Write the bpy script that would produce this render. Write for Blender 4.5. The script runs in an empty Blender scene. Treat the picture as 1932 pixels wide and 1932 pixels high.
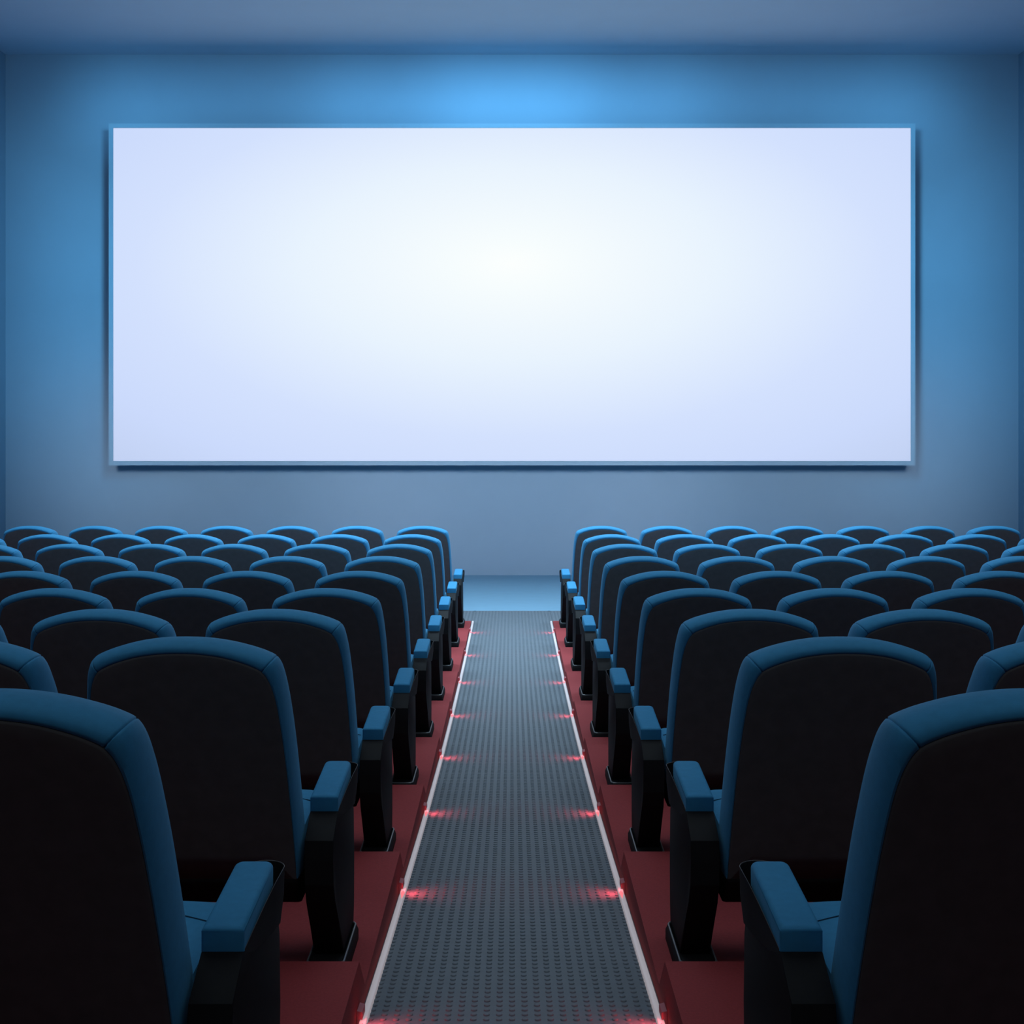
import bpy, bmesh, math, random
import numpy as np
from mathutils import Vector

# ------------------------------------------------------------------ units
W = 0.6                       # pitch of the seats along a row (m)
ROW = 1.186                   # pitch of the rows (m)
HF = 3.15                     # eye height above the front floor, in W
def Y(d): return d * ROW
def Z(h): return (HF - h) * W
C = bpy.context.scene.collection
PI = math.pi

# ------------------------------------------------------------------ materials
def new_mat(name, color, rough=0.6, spec=0.5, noise=None, bump=None, emit=None, metallic=0.0, sheen=0.0, tint=(.25, .65, 1)):
    m = bpy.data.materials.new(name); m.use_nodes = True
    nt = m.node_tree; b = nt.nodes['Principled BSDF']
    b.inputs['Base Color'].default_value = (*color, 1)
    b.inputs['Roughness'].default_value = rough
    b.inputs['Specular IOR Level'].default_value = spec
    b.inputs['Metallic'].default_value = metallic
    if sheen:
        b.inputs['Sheen Weight'].default_value = sheen
        b.inputs['Sheen Roughness'].default_value = 0.5
        b.inputs['Sheen Tint'].default_value = (*tint, 1)
    tc = nt.nodes.new('ShaderNodeTexCoord')
    if noise:
        scale, amount = noise
        n = nt.nodes.new('ShaderNodeTexNoise'); n.inputs['Scale'].default_value = scale
        n.inputs['Detail'].default_value = 6
        nt.links.new(tc.outputs['Object'], n.inputs['Vector'])
        r = nt.nodes.new('ShaderNodeValToRGB')
        r.color_ramp.elements[0].position = .3; r.color_ramp.elements[1].position = .7
        r.color_ramp.elements[0].color = (*[c * (1 - amount) for c in color], 1)
        r.color_ramp.elements[1].color = (*[min(1, c * (1 + amount)) for c in color], 1)
        nt.links.new(n.outputs['Fac'], r.inputs['Fac'])
        nt.links.new(r.outputs['Color'], b.inputs['Base Color'])
    if bump:
        scale, strength = bump
        n = nt.nodes.new('ShaderNodeTexNoise'); n.inputs['Scale'].default_value = scale
        n.inputs['Detail'].default_value = 3
        nt.links.new(tc.outputs['Object'], n.inputs['Vector'])
        bp = nt.nodes.new('ShaderNodeBump'); bp.inputs['Strength'].default_value = strength
        bp.inputs['Distance'].default_value = 0.002
        nt.links.new(n.outputs['Fac'], bp.inputs['Height'])
        nt.links.new(bp.outputs['Normal'], b.inputs['Normal'])
    if emit:
        b.inputs['Emission Color'].default_value = (*emit[0], 1)
        b.inputs['Emission Strength'].default_value = emit[1]
    return m

M = {}
M['fabric'] = new_mat('blue_fabric', (0.034, 0.215, 0.40), .75, .15, noise=(60, .06), bump=(900, .12), sheen=.25)
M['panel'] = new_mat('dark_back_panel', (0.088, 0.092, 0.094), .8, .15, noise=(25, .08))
M['plastic'] = new_mat('black_plastic', (0.012, 0.013, 0.0145), .6, .08, noise=(40, .08))
M['lip'] = new_mat('grey_rim_highlight', (0.10, 0.11, 0.12), .35, .5, noise=(40, .05))  # lighter than the plastic, puts the rim highlight into the colour
M['seam'] = new_mat('dark_seam', (0.006, 0.03, 0.06), .9, .1, noise=(60, .05))
M['wall'] = new_mat('painted_wall', (0.24, 0.35, 0.46), .85, .2, noise=(3, .012), bump=(120, .04))
M['ceiling'] = new_mat('painted_ceiling', (0.46, 0.58, 0.70), .9, .2, noise=(3, .012))
M['floor'] = new_mat('blue_floor', (0.17, 0.345, 0.48), .55, .4, noise=(8, .03))
M['carpet'] = new_mat('red_carpet', (0.27, 0.037, 0.041), .85, .25, noise=(140, .10), bump=(600, .35))
M['mat'] = new_mat('grey_rubber', (0.112, 0.140, 0.166), .62, .3, noise=(30, .05))
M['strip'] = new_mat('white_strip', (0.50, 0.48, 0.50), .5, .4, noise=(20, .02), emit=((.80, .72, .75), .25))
M['frame'] = new_mat('pale_blue_frame', (0.26, 0.39, 0.50), .5, .3, noise=(20, .02))
M['light_box'] = new_mat('light_housing', (0.40, 0.12, 0.14), .6, .2, noise=(30, .05))
M['lens'] = new_mat('red_glow_patch', (0.6, 0.1, 0.12), .3, .5, emit=((1.0, 0.16, 0.18), 1.0))  # emissive, stands in for the step light's red gleam on the strip

# picture on the screen: soft white glow fading to lavender towards the edges
def screen_mat():
    m = bpy.data.materials.new('lit_screen'); m.use_nodes = True
    nt = m.node_tree; nt.nodes.clear()
    out = nt.nodes.new('ShaderNodeOutputMaterial')
    em = nt.nodes.new('ShaderNodeEmission')
    tc = nt.nodes.new('ShaderNodeTexCoord')
    mp = nt.nodes.new('ShaderNodeMapping')
    mp.inputs['Location'].default_value = (0, 0, -0.35 / 2.45)
    mp.inputs['Scale'].default_value = (1 / 5.9, 1, 1 / 2.75)
    ln = nt.nodes.new('ShaderNodeVectorMath'); ln.operation = 'LENGTH'
    r = nt.nodes.new('ShaderNodeValToRGB')
    e = r.color_ramp.elements
    def lin(c): return tuple(((v / 255 + .055) / 1.055) ** 2.4 for v in c)
    stops = [(0, (252, 255, 254)), (.10, (247, 253, 254)), (.45, (232, 243, 254)), (.8, (211, 225, 254)), (1.05, (203, 218, 252)), (1.3, (192, 207, 240))]
    mx = 1.4
    e[0].position = 0; e[0].color = (*lin(stops[0][1]), 1)
    e[1].position = stops[-1][0] / mx; e[1].color = (*lin(stops[-1][1]), 1)
    for p, c in stops[1:-1]:
        q = e.new(p / mx); q.color = (*lin(c), 1)
    dv = nt.nodes.new('ShaderNodeMath'); dv.operation = 'DIVIDE'; dv.inputs[1].default_value = mx
    L = nt.links.new
    L(tc.outputs['Object'], mp.inputs['Vector'])
    sx = nt.nodes.new('ShaderNodeSeparateXYZ'); cx = nt.nodes.new('ShaderNodeCombineXYZ')
    L(mp.outputs['Vector'], sx.inputs[0]); L(sx.outputs['X'], cx.inputs['X']); L(sx.outputs['Z'], cx.inputs['Z'])
    L(cx.outputs[0], ln.inputs[0]); L(ln.outputs['Value'], dv.inputs[0]); L(dv.outputs[0], r.inputs['Fac'])
    L(r.outputs['Color'], em.inputs['Color']); em.inputs['Strength'].default_value = 1.0
    L(em.outputs[0], out.inputs['Surface'])
    return m
M['screen'] = screen_mat()

# ------------------------------------------------------------------ helpers
def mesh_obj(name, verts, faces, mat, parent=None, smooth=False, loc=(0, 0, 0)):
    me = bpy.data.meshes.new(name)
    me.from_pydata([tuple(v) for v in verts], [], [tuple(f) for f in faces])
    me.update()
    bm = bmesh.new(); bm.from_mesh(me)
    bmesh.ops.recalc_face_normals(bm, faces=bm.faces)
    bm.to_mesh(me); bm.free()
    me.materials.append(mat)
    if smooth:
        me.polygons.foreach_set('use_smooth', [True] * len(me.polygons))
    o = bpy.data.objects.new(name, me); C.objects.link(o)
    o.location = loc
    if parent: o.parent = parent
    return o

def bm_obj(name, bm, mat, parent=None, smooth=False, loc=(0, 0, 0)):
    bmesh.ops.recalc_face_normals(bm, faces=bm.faces)
    me = bpy.data.meshes.new(name); bm.to_mesh(me); bm.free()
    me.materials.append(mat)
    if smooth:
        me.polygons.foreach_set('use_smooth', [True] * len(me.polygons))
    o = bpy.data.objects.new(name, me); C.objects.link(o); o.location = loc
    if parent: o.parent = parent
    return o

def sharp(o, ang=35):
    """smooth shading with edges sharper than ang kept crisp"""
    me = o.data
    me.polygons.foreach_set('use_smooth', [True] * len(me.polygons))
    bm = bmesh.new(); bm.from_mesh(me)
    for e in bm.edges:
        if len(e.link_faces) == 2:
            e.smooth = e.calc_face_angle(0) < math.radians(ang)
    bm.to_mesh(me); bm.free()

def tag(o, label=None, cat=None, group=None, kind=None):
    if label: o['label'] = label
    if cat: o['category'] = cat
    if group: o['group'] = group
    if kind: o['kind'] = kind
    return o

def empty(name, loc):
    o = bpy.data.objects.new(name, None); C.objects.link(o); o.location = loc
    o.empty_display_size = .1
    return o

def box_bm(x0, x1, y0, y1, z0, z1, bevel=0, seg=2):
    bm = bmesh.new()
    vs = [bm.verts.new((x, y, z)) for z in (z0, z1) for y in (y0, y1) for x in (x0, x1)]
    for f in ((0, 1, 3, 2), (4, 6, 7, 5), (0, 4, 5, 1), (2, 3, 7, 6), (0, 2, 6, 4), (1, 5, 7, 3)):
        bm.faces.new([vs[i] for i in f])
    if bevel:
        bmesh.ops.bevel(bm, geom=bm.edges[:], offset=bevel, segments=seg, profile=.5, affect='EDGES')
    return bm

def catmull(pts, n, closed=False):
    pts = np.array(pts, float); N = len(pts); out = []
    rng = range(N) if closed else range(N - 1)
    for i in rng:
        if closed:
            p0, p1, p2, p3 = pts[(i - 1) % N], pts[i], pts[(i + 1) % N], pts[(i + 2) % N]
        else:
            p0 = pts[max(i - 1, 0)]; p1 = pts[i]; p2 = pts[i + 1]; p3 = pts[min(i + 2, N - 1)]
        for k in range(n):
            t = k / n
            out.append(.5 * ((2 * p1) + (p2 - p0) * t + (2 * p0 - 5 * p1 + 4 * p2 - p3) * t * t + (3 * p1 - p0 - 3 * p2 + p3) * t ** 3))
    if not closed: out.append(pts[-1])
    return np.array(out)

def hermite(xs, ys):
    xs = np.array(xs); ys = np.array(ys); m = np.gradient(ys, xs)
    def f(x):
        x = np.asarray(x, float)
        i = np.clip(np.searchsorted(xs, x) - 1, 0, len(xs) - 2)
        h = xs[i + 1] - xs[i]; t = (x - xs[i]) / h
        return ((2*t**3-3*t**2+1)*ys[i] + (t**3-2*t**2+t)*h*m[i] + (-2*t**3+3*t**2)*ys[i+1] + (t**3-t**2)*h*m[i+1])
    return f

# ------------------------------------------------------------------ layout measured in rows (d) and seat pitches (h below the eye)
PLAT = {9: 2.305, 8: 2.499, 7: 2.668, 6: 2.800, 5: 2.897, 4: 2.966, 3: 3.020, 2: 3.070, 1: 3.107}
def edge(i): return 2.73 + (9 - i) if i > 1 else 10.22
RISE = 0.105
AP = 0.662                      # half width of the aisle between the platforms
WALLX = 10.93 * W
DW, DS = 13.6, 13.30            # front wall, screen plane
CEIL = -8.087
rd = [-2.2, -1, 0, 1, 2, 2.70, 3.236, 4.06, 4.335, 5.16, 6.29, 7.3, 8.21, 9.2, 10.21, 10.88]
rh = [1.66, 1.88, 2.06, 2.24, 2.415, 2.542, 2.637, 2.767, 2.808, 2.909, 3.015, 3.072, 3.107, 3.122, 3.128, 3.133]
ramp_h = hermite(rd, rh)

# ------------------------------------------------------------------ the room
def struct(o, label, cat):
    return tag(o, label, cat, kind='structure')

yb, yf = Y(-2.0), Y(DW)
zc = Z(CEIL)
T = .12
struct(bm_obj('wall_front', box_bm(-WALLX - T, WALLX + T, yf, yf + T, -.3, zc + T), M['wall']), 'pale blue front wall behind the screen', 'wall')
struct(bm_obj('wall_left', box_bm(-WALLX - T, -WALLX, yb, yf, -.3, zc + T), M['wall']), 'blue side wall at the left ends of the rows', 'wall')
struct(bm_obj('wall_right', box_bm(WALLX, WALLX + T, yb, yf, -.3, zc + T), M['wall']), 'blue side wall at the right ends of the rows', 'wall')
struct(bm_obj('ceiling', box_bm(-WALLX, WALLX, yb, yf, zc, zc + T), M['ceiling']), 'flat grey blue ceiling above the screen', 'ceiling')
struct(bm_obj('floor', box_bm(-WALLX, WALLX, Y(9.9), yf, -.25, 0), M['floor']), 'bare light blue floor below the screen', 'floor')

# carpeted terraces, one stepped block each side of the aisle
def terrace(name, sx, label):
    prof = [(-2.0, PLAT[9])]
    for i in range(9, 1, -1):
        prof.append((edge(i), PLAT[i])); prof.append((edge(i) + RISE, PLAT[i - 1]))
    prof.append((edge(1), PLAT[1]))
    top = [(Y(d), Z(h)) for d, h in prof]
    loop = top + [(top[-1][0], 0.001), (top[0][0], 0.001)]
    n = len(loop)
    xa, xb = sx * AP * W, sx * WALLX
    v = [(xa, y, z) for y, z in loop] + [(xb, y, z) for y, z in loop]
    f = [[i, (i + 1) % n, n + (i + 1) % n, n + i] for i in range(n)] + [list(range(n)), list(range(n, 2 * n))]
    # side walls as quads down to the ground so that the long faces stay clean
    f = f[:n]
    for base in (0, n):
        bot = []
        for i in range(len(top) - 1):
            k = len(v); v.append((xa if base == 0 else xb, top[i][0], .001)); bot.append(k)
        k = len(v); v.append((xa if base == 0 else xb, top[-1][0], .001)); bot.append(k)
        for i in range(len(top) - 1):
            f.append([base + i, base + i + 1, bot[i + 1], bot[i]])
    return struct(mesh_obj(name, v, f, M['carpet']), label, 'stepped floor')
terrace('floor_left', -1, 'dark red carpeted steps carrying the seats left of the aisle')
terrace('floor_right', 1, 'dark red carpeted steps carrying the seats right of the aisle')

# ramp under the aisle
ds = np.linspace(-2.0, 10.88, 140)
rz = Z(ramp_h(ds)); ry = Y(ds)
xr = AP * W
v = []; f = []
for y, z in zip(ry, rz):
    v += [(-xr, y, z - .006), (xr, y, z - .006)]
for i in range(len(ry) - 1): f.append([2*i, 2*i+1, 2*i+3, 2*i+2])
struct(mesh_obj('floor_ramp', v, f, M['mat'], smooth=True), 'sloping grey ramp under the aisle', 'floor')

# studded rubber runner: surface and studs in one mesh
SP = 0.0556 * W; SR = 0.0146 * W; SH = 0.0032
def runner():
    V = []; F = []
    for y, z in zip(ry, rz): V += [(-.618 * W, y, z), (.618 * W, y, z)]
    for i in range(len(ry) - 1): F.append((2*i, 2*i+1, 2*i+3, 2*i+2))
    # wide cross runner in front of the first row
    b = len(V); xw = 31.5 * SP
    fr = np.linspace(10.222, 10.88, 4)
    for d in fr:
        y, z = Y(d), float(Z(ramp_h(d)))
        V += [(-xw, y, z), (-.66*W, y, z), (.66*W, y, z), (xw, y, z)]
    for i in range(3):
        o = b + 4*i
        F += [(o, o+1, o+5, o+4), (o+2, o+3, o+7, o+6)]
    # front edge down to the floor
    b = len(V); y = Y(10.88); z = float(Z(ramp_h(10.88)))
    V += [(-xw, y, z), (xw, y, z), (xw, y, 0), (-xw, y, 0)]; F.append((b, b+1, b+2, b+3))
    NS = 12; xm = .6178 * W
    an = np.arange(NS) * 2 * PI / NS
    ca, sa = np.cos(an), np.sin(an)
    slope = lambda d: float((Z(ramp_h(d + .02)) - Z(ramp_h(d - .02))) / (Y(.04)))
    y = Y(2.3)
    while y < Y(10.86):
        d = y / ROW; z0 = float(Z(ramp_h(d))); sl = slope(d)
        nc = 11 if d < 10.23 else 31
        for k in range(-nc, nc + 1):
            x0 = k * SP; b = len(V)
            for r, hh in ((SR, -.0004), (SR * .92, SH * .65), (SR * .66, SH)):
                V += [(x0 + r*c if d > 10.23 else max(-xm, min(xm, x0 + r*c)), y + r*s, z0 + hh + r*s*sl) for c, s in zip(ca, sa)]
            V.append((x0, y, z0 + SH * 1.08))
            for q in range(2):
                for j in range(NS):
                    a = b + q*NS + j; a2 = b + q*NS + (j+1) % NS
                    F.append((a, a2, a2 + NS, a + NS))
            c0 = b + 3*NS
            for j in range(NS): F.append((b + 2*NS + j, b + 2*NS + (j+1) % NS, c0))
        y += SP * .985
    me = bpy.data.meshes.new('aisle_runner'); me.from_pydata(V, [], F); me.update()
    me.materials.append(M['mat'])
    sm = np.ones(len(me.polygons), bool); sm[:len(ry) + 8] = False
    me.polygons.foreach_set('use_smooth', sm)
    o = bpy.data.objects.new('aisle_runner', me); C.objects.link(o)
    return tag(o, 'grey studded rubber runner down the centre aisle', 'floor mat')
runner()

# white edge strips
def strip(sx, label):
    dd = np.linspace(-1.9, 10.22, 130)
    prof = [(.6505, -.005), (.650, .009), (.6475, .0115), (.636, .0125), (.6235, .0115), (.620, .009), (.6187, -.005)]
    V = []; F = []; n = len(prof)
    for d in dd:
        z = float(Z(ramp_h(d)))
        V += [(sx * x * W, Y(d), z + hz) for x, hz in prof]
    for i in range(len(dd) - 1):
        for j in range(n - 1): F.append((i*n+j, i*n+j+1, (i+1)*n+j+1, (i+1)*n+j))
    F.append(tuple(range(n))); F.append(tuple(range((len(dd)-1)*n, len(dd)*n)))
    o = mesh_obj('aisle_edge_strip', V, F, M['strip']); sharp(o, 50)
    return tag(o, label, 'edge strip', 'white edge strips of the aisle')
strip(-1, 'white edge strip along the left side of the aisle')
strip(1, 'white edge strip along the right side of the aisle')

# ------------------------------------------------------------------ screen
zs0, zs1 = Z(.7606), Z(-6.454); xs = 8.512 * W; fw = .092 * W
zm = (zs0 + zs1) / 2
scr = empty('cinema_screen', (0, Y(DS), zm))
tag(scr, 'huge glowing white cinema screen in a pale blue frame on the front wall', 'screen')
hz = (zs1 - zs0) / 2
fb = bmesh.new()
def add_box(bm, x0, x1, y0, y1, z0, z1):
    vs = [bm.verts.new((x, y, z)) for z in (z0, z1) for y in (y0, y1) for x in (x0, x1)]
    for q in ((0, 1, 3, 2), (4, 6, 7, 5), (0, 4, 5, 1), (2, 3, 7, 6), (0, 2, 6, 4), (1, 5, 7, 3)):
        bm.faces.new([vs[i] for i in q])
add_box(fb, -xs, xs, 0, .10, hz - fw, hz); add_box(fb, -xs, xs, 0, .10, -hz, -hz + fw)
add_box(fb, -xs, -xs + fw, 0, .10, -hz + fw, hz - fw); add_box(fb, xs - fw, xs, 0, .10, -hz + fw, hz - fw)
bm_obj('screen_frame', fb, M['frame'], scr)
yo = .012
mesh_obj('screen_surface', [(-xs + fw, yo, -hz + fw), (xs - fw, yo, -hz + fw), (xs - fw, yo, hz - fw), (-xs + fw, yo, hz - fw)], [(0, 1, 2, 3)], M['screen'], scr)
for bx in (-3.6, -1.2, 1.2, 3.6):
    for bz in (-1.3, 1.3):
        bm_obj('wall_bracket', box_bm(bx - .06, bx + .06, .06, Y(DW) - Y(DS) - .001, bz - .06, bz + .06), M['plastic'], scr)
pb = bmesh.new(); add_box(pb, -xs + fw*.5, xs - fw*.5, .05, .09, -hz + fw*.5, hz - fw*.5)
bm_obj('backing_board', pb, M['frame'], scr)

# ------------------------------------------------------------------ one cinema seat
TOP = 1.633 * W
TAN = 0.40
def lean(z): return (TOP - z) * TAN

OUT = [(0, 1.633), (.10, 1.629), (.20, 1.613), (.29, 1.588), (.345, 1.566), (.376, 1.546), (.394, 1.512), (.406, 1.45), (.416, 1.36), (.426, 1.2), (.432, 1.0), (.435, .8), (.435, .64), (.430, .54), (.398, .504), (.2, .50)]
PAN = [(0, 1.584), (.09, 1.580), (.18, 1.566), (.26, 1.542), (.305, 1.523), (.337, 1.503), (.361, 1.466), (.378, 1.41), (.390, 1.33), (.401, 1.18), (.408, 1.0), (.412, .8), (.413, .66), (.412, .54), (.392, .498), (.2, .492)]
SEAM_I = 5
def loop(half):
    pts = [(x, z) for x, z in half] + [(0, half[-1][1])] + [(-x, z) for x, z in reversed(half[1:])]
    return pts
def sample(pts, extra):
    """closed spline, 4 samples a span, with close samples beside the seam"""
    P = np.array(pts, float); N = len(P); out = []; seam = []
    for i in range(N):
        p0, p1, p2, p3 = P[(i-1) % N], P[i], P[(i+1) % N], P[(i+2) % N]
        ts = [0, .25, .5, .75]
        if i in extra: ts = [0, .10, .25, .5, .75]
        if (i + 1) % N in extra: ts = ts + [.90]
        for t in ts:
            out.append(.5*((2*p1)+(p2-p0)*t+(2*p0-5*p1+4*p2-p3)*t*t+(3*p1-p0-3*p2+p3)*t**3))
            seam.append(i in extra and t == 0)
    return np.array(out) * W, seam

lo, lp = loop(OUT), loop(PAN)
NL = len(lo); ex = {SEAM_I, NL - SEAM_I}
O_, seam_flags = sample(lo, ex); P_, _ = sample(lp, ex)
n = len(O_)
PROF = [(-.10, .006), (0, .001), (.22, .0), (.5, .008), (.74, .022), (.92, .042), (1, .068), (.95, .095), (.78, .117), (.45, .133), (0, .141), (-.8, .143), (-2.4, .140)]
def backrest_mesh():
    V = []; F = []
    for b, dep in PROF:
        for k in range(n):
            bb_, dd_ = b, dep
            if seam_flags[k] and b > -.05:
                bb_ = .5 + (b - .5) * .90; dd_ = .07 + (dep - .07) * .92
            x, z = P_[k] + (O_[k] - P_[k]) * bb_
            V.append((x, dd_ + lean(z), z))
    m = len(PROF)
    for i in range(m - 1):
        for k in range(n):
            F.append((i*n + k, i*n + (k+1) % n, (i+1)*n + (k+1) % n, (i+1)*n + k))
    F.append(tuple((m-1)*n + k for k in range(n)))
    return V, F
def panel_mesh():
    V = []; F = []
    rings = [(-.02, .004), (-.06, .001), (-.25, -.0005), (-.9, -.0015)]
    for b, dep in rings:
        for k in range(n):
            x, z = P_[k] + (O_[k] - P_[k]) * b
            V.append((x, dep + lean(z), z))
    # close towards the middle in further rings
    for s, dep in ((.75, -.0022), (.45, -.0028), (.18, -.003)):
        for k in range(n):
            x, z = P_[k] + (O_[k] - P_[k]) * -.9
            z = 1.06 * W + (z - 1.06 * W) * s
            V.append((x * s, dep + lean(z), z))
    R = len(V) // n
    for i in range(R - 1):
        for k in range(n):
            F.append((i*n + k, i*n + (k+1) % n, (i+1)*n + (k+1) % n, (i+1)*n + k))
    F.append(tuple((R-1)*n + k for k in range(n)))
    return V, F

def seat_proto():
    root = empty('cinema_chair', (0, 0, 0))
    V, F = backrest_mesh(); br = mesh_obj('backrest', V, F, M['fabric'], root); sharp(br, 60)
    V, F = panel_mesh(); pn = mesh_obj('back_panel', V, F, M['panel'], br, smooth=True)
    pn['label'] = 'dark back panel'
    # cushion: rounded pad, top rising to the front
    u0, u1, hw = .30, .715, .427 * W
    bm = bmesh.new()
    nu, nx = 14, 12
    def ctop(x, u):
        a = (u - u0) / (u1 - u0)
        e = min(1, max(0, (1 - a) / .16)); r = math.sqrt(max(0, 1 - (1 - e) ** 2))
        ex_ = min(1, (1 - abs(x)) / .05); rx = math.sqrt(max(0, 1 - (1 - ex_) ** 2))
        return .365 + (.40 + .036 * a - .365) * min(1, r) * rx + .004 * (1 - x * x)
    grid = {}
    us = [u0 + (u1 - u0) * (1 - (1 - i / nu) ** 1.7) for i in range(nu + 1)]
    xs_ = [math.sin(PI / 2 * (2 * j / nx - 1)) for j in range(nx + 1)]
    for i, u in enumerate(us):
        for j, x in enumerate(xs_):
            cf = 1 - .05 * abs(x) ** 3 * 0
            grid[i, j, 0] = bm.verts.new((x * hw, u - .012 * x * x, ctop(x, u)))
            grid[i, j, 1] = bm.verts.new((x * hw * .97, min(u, u1 - .02), .30))
    for i in range(nu):
        for j in range(nx):
            bm.faces.new((grid[i, j, 0], grid[i, j+1, 0], grid[i+1, j+1, 0], grid[i+1, j, 0]))
            bm.faces.new((grid[i, j, 1], grid[i+1, j, 1], grid[i+1, j+1, 1], grid[i, j+1, 1]))
    for i in range(nu):
        for j in (0, nx): bm.faces.new((grid[i, j, 0], grid[i+1, j, 0], grid[i+1, j, 1], grid[i, j, 1]))
    for j in range(nx):
        for i in (0, nu): bm.faces.new((grid[i, j, 0], grid[i, j+1, 0], grid[i, j+1, 1], grid[i, j, 1]))
    cu = bm_obj('seat_cushion', bm, M['fabric'], root); sharp(cu, 50)
    # stitched seam across the cushion: bowed forward in the middle
    V = []; F = []
    sx_ = np.linspace(-.93, .93, 31)
    for k, x in enumerate(sx_):
        u = .56 + .075 * (1 - abs(x) ** 1.6)
        z = ctop(x, u) + .0012
        for q in range(4):
            a = q * PI / 2
            V.append((x * hw, u + .0022 * math.cos(a), z + .0012 * math.sin(a)))
    for k in range(30):
        for q in range(4): F.append((k*4 + q, k*4 + (q+1) % 4, (k+1)*4 + (q+1) % 4, (k+1)*4 + q))
    mesh_obj('stitching', V, F, M['seam'], cu)
    # dark tray under the cushion
    bm = bmesh.new()
    pr = [(.275, .36), (.265, .30), (.34, .215), (.60, .215), (.68, .26), (.69, .31)]
    hw2 = .42 * W
    a = [bm.verts.new((-hw2, u, z)) for u, z in pr]; b = [bm.verts.new((hw2, u, z)) for u, z in pr]
    bm.faces.new(a); bm.faces.new(b)
    for i in range(len(pr)): bm.faces.new((a[i], a[(i+1) % len(pr)], b[(i+1) % len(pr)], b[i]))
    bmesh.ops.bevel(bm, geom=bm.edges[:], offset=.012, segments=2, profile=.5, affect='EDGES')
    sharp(bm_obj('seat_base', bm, M['plastic'], root), 40)
    return root, armrest(root)

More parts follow.
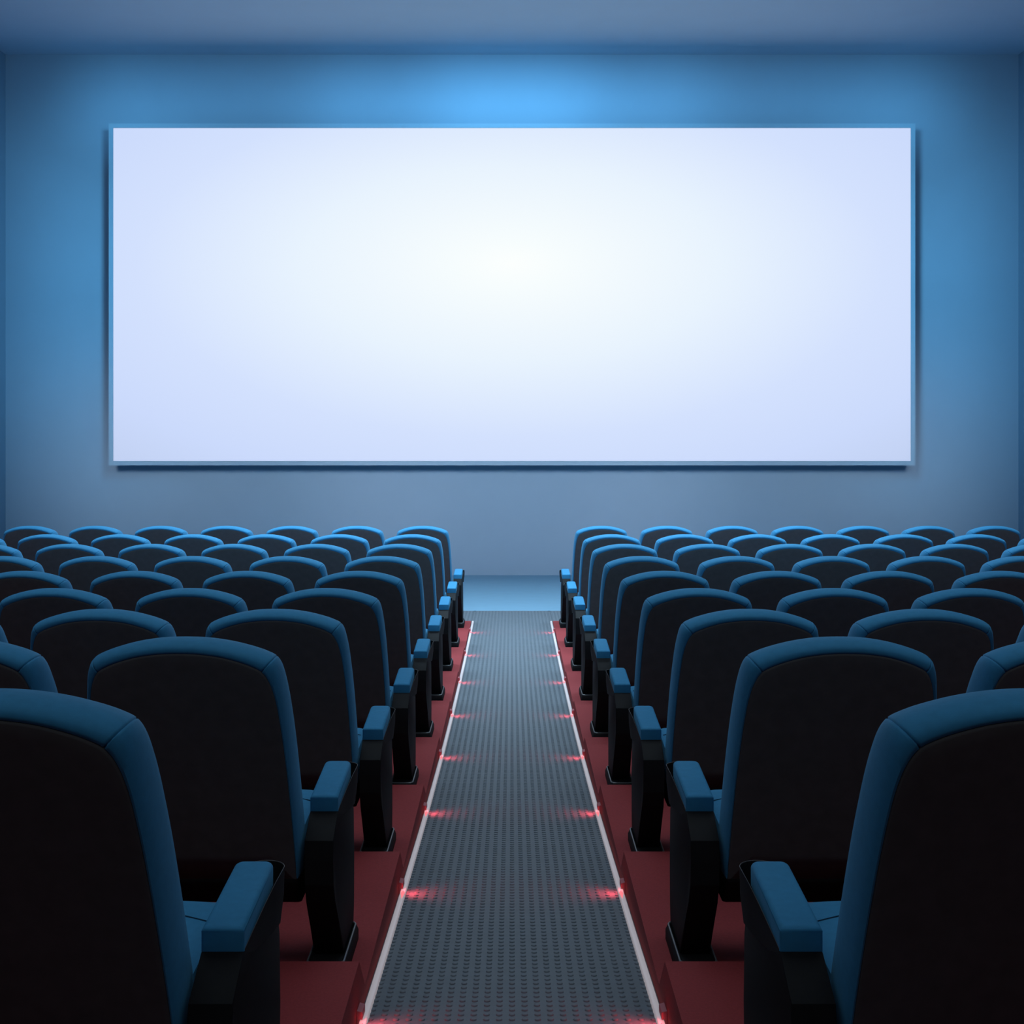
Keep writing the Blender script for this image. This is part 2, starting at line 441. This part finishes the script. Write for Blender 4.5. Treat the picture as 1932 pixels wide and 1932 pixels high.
def armrest(root):
    H = .0637 * W
    # side frame: long panel, sloped shoulder behind the pad, swept-in lower end
    pr = [(.345, .463), (.255, .412), (.252, .36), (.256, .294), (.290, .235), (.358, .15), (.440, .035), (.645, .035), (.668, .10), (.682, .22), (.684, .36), (.66, .42), (.62, .47)]
    bm = bmesh.new()
    a = [bm.verts.new((-H * (1 + .10 * max(0, (.29 - z) / .25)), u, z)) for u, z in pr]
    b = [bm.verts.new((H * (1 + .10 * max(0, (.29 - z) / .25)), u, z)) for u, z in pr]
    bm.faces.new(a); bm.faces.new(b)
    for i in range(len(pr)): bm.faces.new((a[i], a[(i+1) % len(pr)], b[(i+1) % len(pr)], b[i]))
    bmesh.ops.bevel(bm, geom=bm.edges[:], offset=.005, segments=2, profile=.6, affect='EDGES')
    ar = bm_obj('armrest', bm, M['plastic'], root); sharp(ar, 28)
    # blue pad
    bm = bmesh.new()
    u0, u1 = .345, .628
    nu = 2
    pts = []
    def zt(u): return .504 + (u - u0) / (u1 - u0) * .022
    bm2 = box_bm(-H, H, u0, u1, 0, .043)
    for v in bm2.verts: v.co.z += zt(v.co.y) - .0425
    vert = [e for e in bm2.edges if abs(e.verts[0].co.y - e.verts[1].co.y) < 1e-4 and abs(e.verts[0].co.x - e.verts[1].co.x) < 1e-4 and e.verts[0].co.y > .5]
    bmesh.ops.bevel(bm2, geom=vert, offset=.018, segments=5, profile=.5, affect='EDGES')
    top = [e for e in bm2.edges if all(v.co.z > zt(v.co.y) - .01 for v in e.verts)]
    bmesh.ops.bevel(bm2, geom=top, offset=.010, segments=4, profile=.5, affect='EDGES')
    side = [e for e in bm2.edges if abs(e.verts[0].co.y - u0) < 1e-3 and abs(e.verts[1].co.y - u0) < 1e-3 and abs(e.verts[0].co.x - e.verts[1].co.x) < 1e-3 and abs(e.verts[0].co.z - e.verts[1].co.z) > .01]
    bmesh.ops.bevel(bm2, geom=side, offset=.005, segments=3, profile=.5, affect='EDGES')
    bm.free()
    pad = bm_obj('armrest_pad', bm2, M['fabric'], ar); sharp(pad, 50)
    # cup holder: a thin wall that swells out of the aisle-side flank and closes round the front end
    R = .068 * W; uc = .642; xc = .023 * W
    path = [(-H + .006, .615)]
    for k in range(0, 25):
        t = PI * 1.08 - k * PI * 1.08 / 24
        path.append((xc + R * math.cos(t), uc + R * math.sin(t)))
    path += [(H + .011, .575), (H + .0065, .50), (H + .003, .42), (H + .0004, .35)]
    def ztop(u): return .4655 + min(1, max(0, (u - .345) / .285)) * .0415
    def shrink(x, u, k): return (xc + (x - xc) * k, uc + (u - uc) * k) if u > .60 else (xc + (x - xc) * (1 - (1 - k) * .62), u)
    V = []; F = []
    m = len(path)
    for (x, u) in path:
        z = ztop(u); dp = min(1, max(.12, (u - .30) / .33))
        a = shrink(x, u, .80); b = shrink(x, u, .97); c_ = shrink(x, u, .985); d_ = shrink(x, u, .94); e_ = shrink(x, u, .90)
        V += [(*a, z - .10 * dp - .012), (*b, z - .055 * dp), (x, u, z - .003), (*c_, z), (*d_, z - .001), (*e_, z - .05 * dp)]
    for i in range(m - 1):
        for j in range(5): F.append((i*6 + j, (i+1)*6 + j, (i+1)*6 + j + 1, i*6 + j + 1))
    F.append(tuple(i*6 + 5 for i in range(1, 26)))
    F.append(tuple(i*6 for i in range(1, 26)))
    ch = mesh_obj('cup_holder', V, F, M['plastic'], ar); sharp(ch, 40)
    # lip along the rim, its highlight put into the lighter colour
    V = []; F = []
    for (x, u) in path:
        z = ztop(u) - .0006
        for q in range(6):
            t = q * PI / 3
            px_, pu_ = shrink(x, u, .985 + .014 * math.cos(t))
            V.append((px_, pu_, z + .0009 * math.sin(t)))
    for i in range(m - 1):
        for q in range(6): F.append((i*6 + q, i*6 + (q+1) % 6, (i+1)*6 + (q+1) % 6, (i+1)*6 + q))
    mesh_obj('rim', V, F, M['lip'], ar, smooth=True)
    # floor foot: chamfered block with a raised rim
    FW = .097 * W; f0, f1 = .345, .655; c = .022
    def outline(inset):
        w_ = FW - inset; a_, b_ = f0 + inset, f1 - inset
        pts = []
        for (sx, sy, s0) in ((1, 1, 0), (-1, 1, 1), (-1, -1, 2), (1, -1, 3)):
            cx_, cy_ = sx * (w_ - c), (b_ - c if sy > 0 else a_ + c)
            for k in range(5):
                t = s0 * PI / 2 + k * PI / 8
                pts.append((cx_ + c * math.cos(t), cy_ + c * math.sin(t)))
        return pts
    def ring_mesh(levels, cap=True):
        V = []; F = []; N = 20
        for ins, z in levels: V += [(x, y, z) for x, y in outline(ins)]
        for i in range(len(levels) - 1):
            for k in range(N): F.append((i*N + k, i*N + (k+1) % N, (i+1)*N + (k+1) % N, (i+1)*N + k))
        if cap: F.append(tuple(range(N))); F.append(tuple((len(levels)-1)*N + k for k in range(N)))
        return V, F
    V, F = ring_mesh([(0, 0), (0, .026), (.006, .043), (.009, .046), (.013, .043), (.017, .036)])
    ft = mesh_obj('foot', V, F, M['plastic'], ar); sharp(ft, 30)
    V, F = ring_mesh([(.0055, .0435), (.0075, .0468), (.010, .0468), (.0120, .044), (.009, .042), (.0055, .0435)], cap=False)
    mesh_obj('foot_rim', V, F, M['lip'], ft, smooth=True)  # edge highlight of the foot, painted as a lighter ring
    return ar

def copy_tree(o, parent=None):
    c = o.copy(); C.objects.link(c)
    if parent: c.parent = parent
    for ch in list(o.children): copy_tree(ch, c)
    return c

proto, _ = seat_proto()
SC = 1.365; AL = 0.85
COUNT = {1: 7, 2: 7, 3: 6, 4: 5, 5: 4, 6: 3, 7: 3, 8: 2, 9: 1}
ORD = ['', 'first', 'second', 'third', 'fourth', 'fifth', 'sixth', 'seventh', 'eighth', 'ninth']
first = True
for row in range(1, 10):
    d0 = 1.559 + (9 - row)
    for sx, side in ((-1, 'left'), (1, 'right')):
        for k in range(COUNT[row]):
            o = proto if first else copy_tree(proto)
            first = False
            o.location = (sx * (SC + k) * W, Y(d0), Z(PLAT[row]) + .0005)
            for ch in o.children:
                if ch.name.split('.')[0] == 'armrest':
                    ch.location.x = -sx * (SC - AL - (.036 if k else 0)) * W
                    ch.scale.x = -sx
            rw = 'front row nearest the screen' if row == 1 else ('row nearest the camera' if row == 9 else ORD[row] + ' row from screen')
            place = 'on the aisle' if k == 0 else ORD[k + 1] + ' from aisle'
            tag(o, f'blue cinema seat {side} of aisle, {rw}, {place}', 'cinema seat', 'blue cinema seats in rows')

# ------------------------------------------------------------------ step lights along the aisle
def light_proto():
    root = empty('step_light', (0, 0, 0))
    bm = bmesh.new()
    sec = [(-.0105, -.004), (-.0105, .035), (.0110, .0315), (.0125, .029), (.0125, .0135), (-.0008, .0135), (-.0008, -.004)]
    a = [bm.verts.new((x * W, 0, z)) for x, z in sec]; b = [bm.verts.new((x * W, .060, z)) for x, z in sec]
    bm.faces.new(a); bm.faces.new(b)
    for q in range(len(sec)): bm.faces.new((a[q], a[(q+1) % len(sec)], b[(q+1) % len(sec)], b[q]))
    bm_obj('housing', bm, M['light_box'], root)
    # glowing patch for the red gleam on the strip in front of the housing
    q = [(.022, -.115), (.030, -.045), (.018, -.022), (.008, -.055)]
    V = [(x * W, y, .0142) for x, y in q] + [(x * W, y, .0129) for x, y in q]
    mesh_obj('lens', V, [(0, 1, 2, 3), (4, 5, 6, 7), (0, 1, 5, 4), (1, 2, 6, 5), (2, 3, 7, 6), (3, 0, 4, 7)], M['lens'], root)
    return root
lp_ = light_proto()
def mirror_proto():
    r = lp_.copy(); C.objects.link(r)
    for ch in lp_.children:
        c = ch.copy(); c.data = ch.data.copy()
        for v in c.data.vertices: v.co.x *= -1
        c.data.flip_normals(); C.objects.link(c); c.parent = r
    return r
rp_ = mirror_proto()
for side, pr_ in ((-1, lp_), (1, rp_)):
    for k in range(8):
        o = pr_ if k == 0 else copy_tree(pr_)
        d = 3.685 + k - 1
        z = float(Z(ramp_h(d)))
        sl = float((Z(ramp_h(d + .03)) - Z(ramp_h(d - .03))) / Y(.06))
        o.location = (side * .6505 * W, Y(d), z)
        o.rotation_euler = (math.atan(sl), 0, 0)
        nm = {0: 'nearest the camera', 7: 'nearest the screen'}.get(k, ORD[k + 1] + ' from the camera')
        tag(o, f'small red step light on the {"left" if side < 0 else "right"} aisle edge, {nm}', 'step light', 'red step lights along the aisle')
        ld = bpy.data.lights.new('step_glow', 'SPOT'); ld.color = (1, .07, .09); ld.energy = 1.4
        ld.spot_size = math.radians(125); ld.spot_blend = 1.0; ld.shadow_soft_size = .03
        lo_ = bpy.data.objects.new('step_glow', ld); C.objects.link(lo_)
        dl = d - .012
        p0 = Vector((side * .620 * W, Y(dl), float(Z(ramp_h(dl))) + .040))
        p1 = Vector((side * .55 * W, Y(dl), float(Z(ramp_h(dl)))))
        lo_.location = p0
        lo_.rotation_euler = (p1 - p0).to_track_quat('-Z', 'Z').to_euler()

# ------------------------------------------------------------------ light
def area(name, loc, target, sx, sy, power, color, spread=180):
    ld = bpy.data.lights.new(name, 'AREA'); ld.shape = 'RECTANGLE'; ld.size = sx; ld.size_y = sy
    ld.energy = power; ld.color = color; ld.spread = math.radians(spread)
    o = bpy.data.objects.new(name, ld); C.objects.link(o); o.location = loc
    dirv = Vector(target) - Vector(loc)
    o.rotation_euler = dirv.to_track_quat('-Z', 'Y').to_euler()
    return o
def spot(name, loc, target, power, color, deg, radius=.3, blend=1.0):
    ld = bpy.data.lights.new(name, 'SPOT'); ld.energy = power; ld.color = color
    ld.spot_size = math.radians(deg); ld.spot_blend = blend; ld.shadow_soft_size = radius
    o = bpy.data.objects.new(name, ld); C.objects.link(o); o.location = loc
    o.rotation_euler = (Vector(target) - Vector(loc)).to_track_quat('-Z', 'Y').to_euler()
    return o
area('front_wall_fill', (0, 3.0, 4.4), (0, Y(13.6), 3.3), 7, 1.5, 90, (.42, .75, 1.0), 75)  # added frontal fill for the wall and far seat backs, no real projector
area('front_rows_fill', (0, Y(9.2), zc - .1), (0, Y(9.2), 0), 8, 1.5, 275, (.62, .84, 1.0), 80)  # added overhead fill brightening the front rows and floor, no known fixture
area('mid_rows_fill', (0, Y(5.6), zc - .1), (0, Y(5.8), 0), 7, 2.0, 42, (.75, .90, 1.0), 90)  # added fill lifting the carpet and pads of the middle rows
for L_, p in ((11, 17), (5, 7), (2, 4)):
    area('wall_wash', (0, 8.6, 5.3), (0, yf, 6.06), L_, .15, p, (.19, .62, 1.0), 13.5)
for sx in (-1, 1):
    for tz, p in ((2.2, 900), (3.4, 1250), (4.6, 1150), (5.5, 500)):
        spot('side_wall_fill', (sx * 1.2, 8.6, 5.4), (sx * 5.4, yf, tz), p * 1.25, (.22, .66, 1.0), 21, .7)  # added spots shaping the bright areas beside the screen, no known fixture
area('low_wall_fill', (0, 3.6, 4.7), (0, yf, 1.27), 12, 2.3, 34, (.92, .92, .96), 13)  # added unseen fill, with the next one, for the wall below the screen
area('low_wall_fill', (0, 3.6, 4.7), (0, yf, 1.27), 4, 2.3, 15, (1.0, .90, .93), 13)
area('near_rows_fill', (0, 4.6, 6.5), (0, 3.6, 0), 9, 2.0, 24, (.80, .92, 1.0), 110)  # added overhead fill for the near rows, no known fixture
area('rear_fill', (0, -.4, 6.45), (0, 5, 1.0), 9, 2.0, 62, (.85, .93, 1.0), 150)  # added fill from behind the camera, lifts near rims and back panels

w = bpy.data.worlds.new('world'); bpy.context.scene.world = w; w.use_nodes = True
bg = w.node_tree.nodes['Background']; bg.inputs['Color'].default_value = (.25, .45, .7, 1); bg.inputs['Strength'].default_value = .03

# ------------------------------------------------------------------ camera
cd = bpy.data.cameras.new('camera'); cam = bpy.data.objects.new('camera', cd); C.objects.link(cam)
cam.location = (0, 0, HF * W); cam.rotation_euler = (PI / 2, 0, 0)
cd.sensor_width = 36; cd.lens = 2350 / 1932 * 36
cd.shift_y = -156 / 1932
cd.clip_start = .05
sc = bpy.context.scene
sc.camera = cam
sc.view_settings.view_transform = 'Standard'
sc.view_settings.look = 'None'
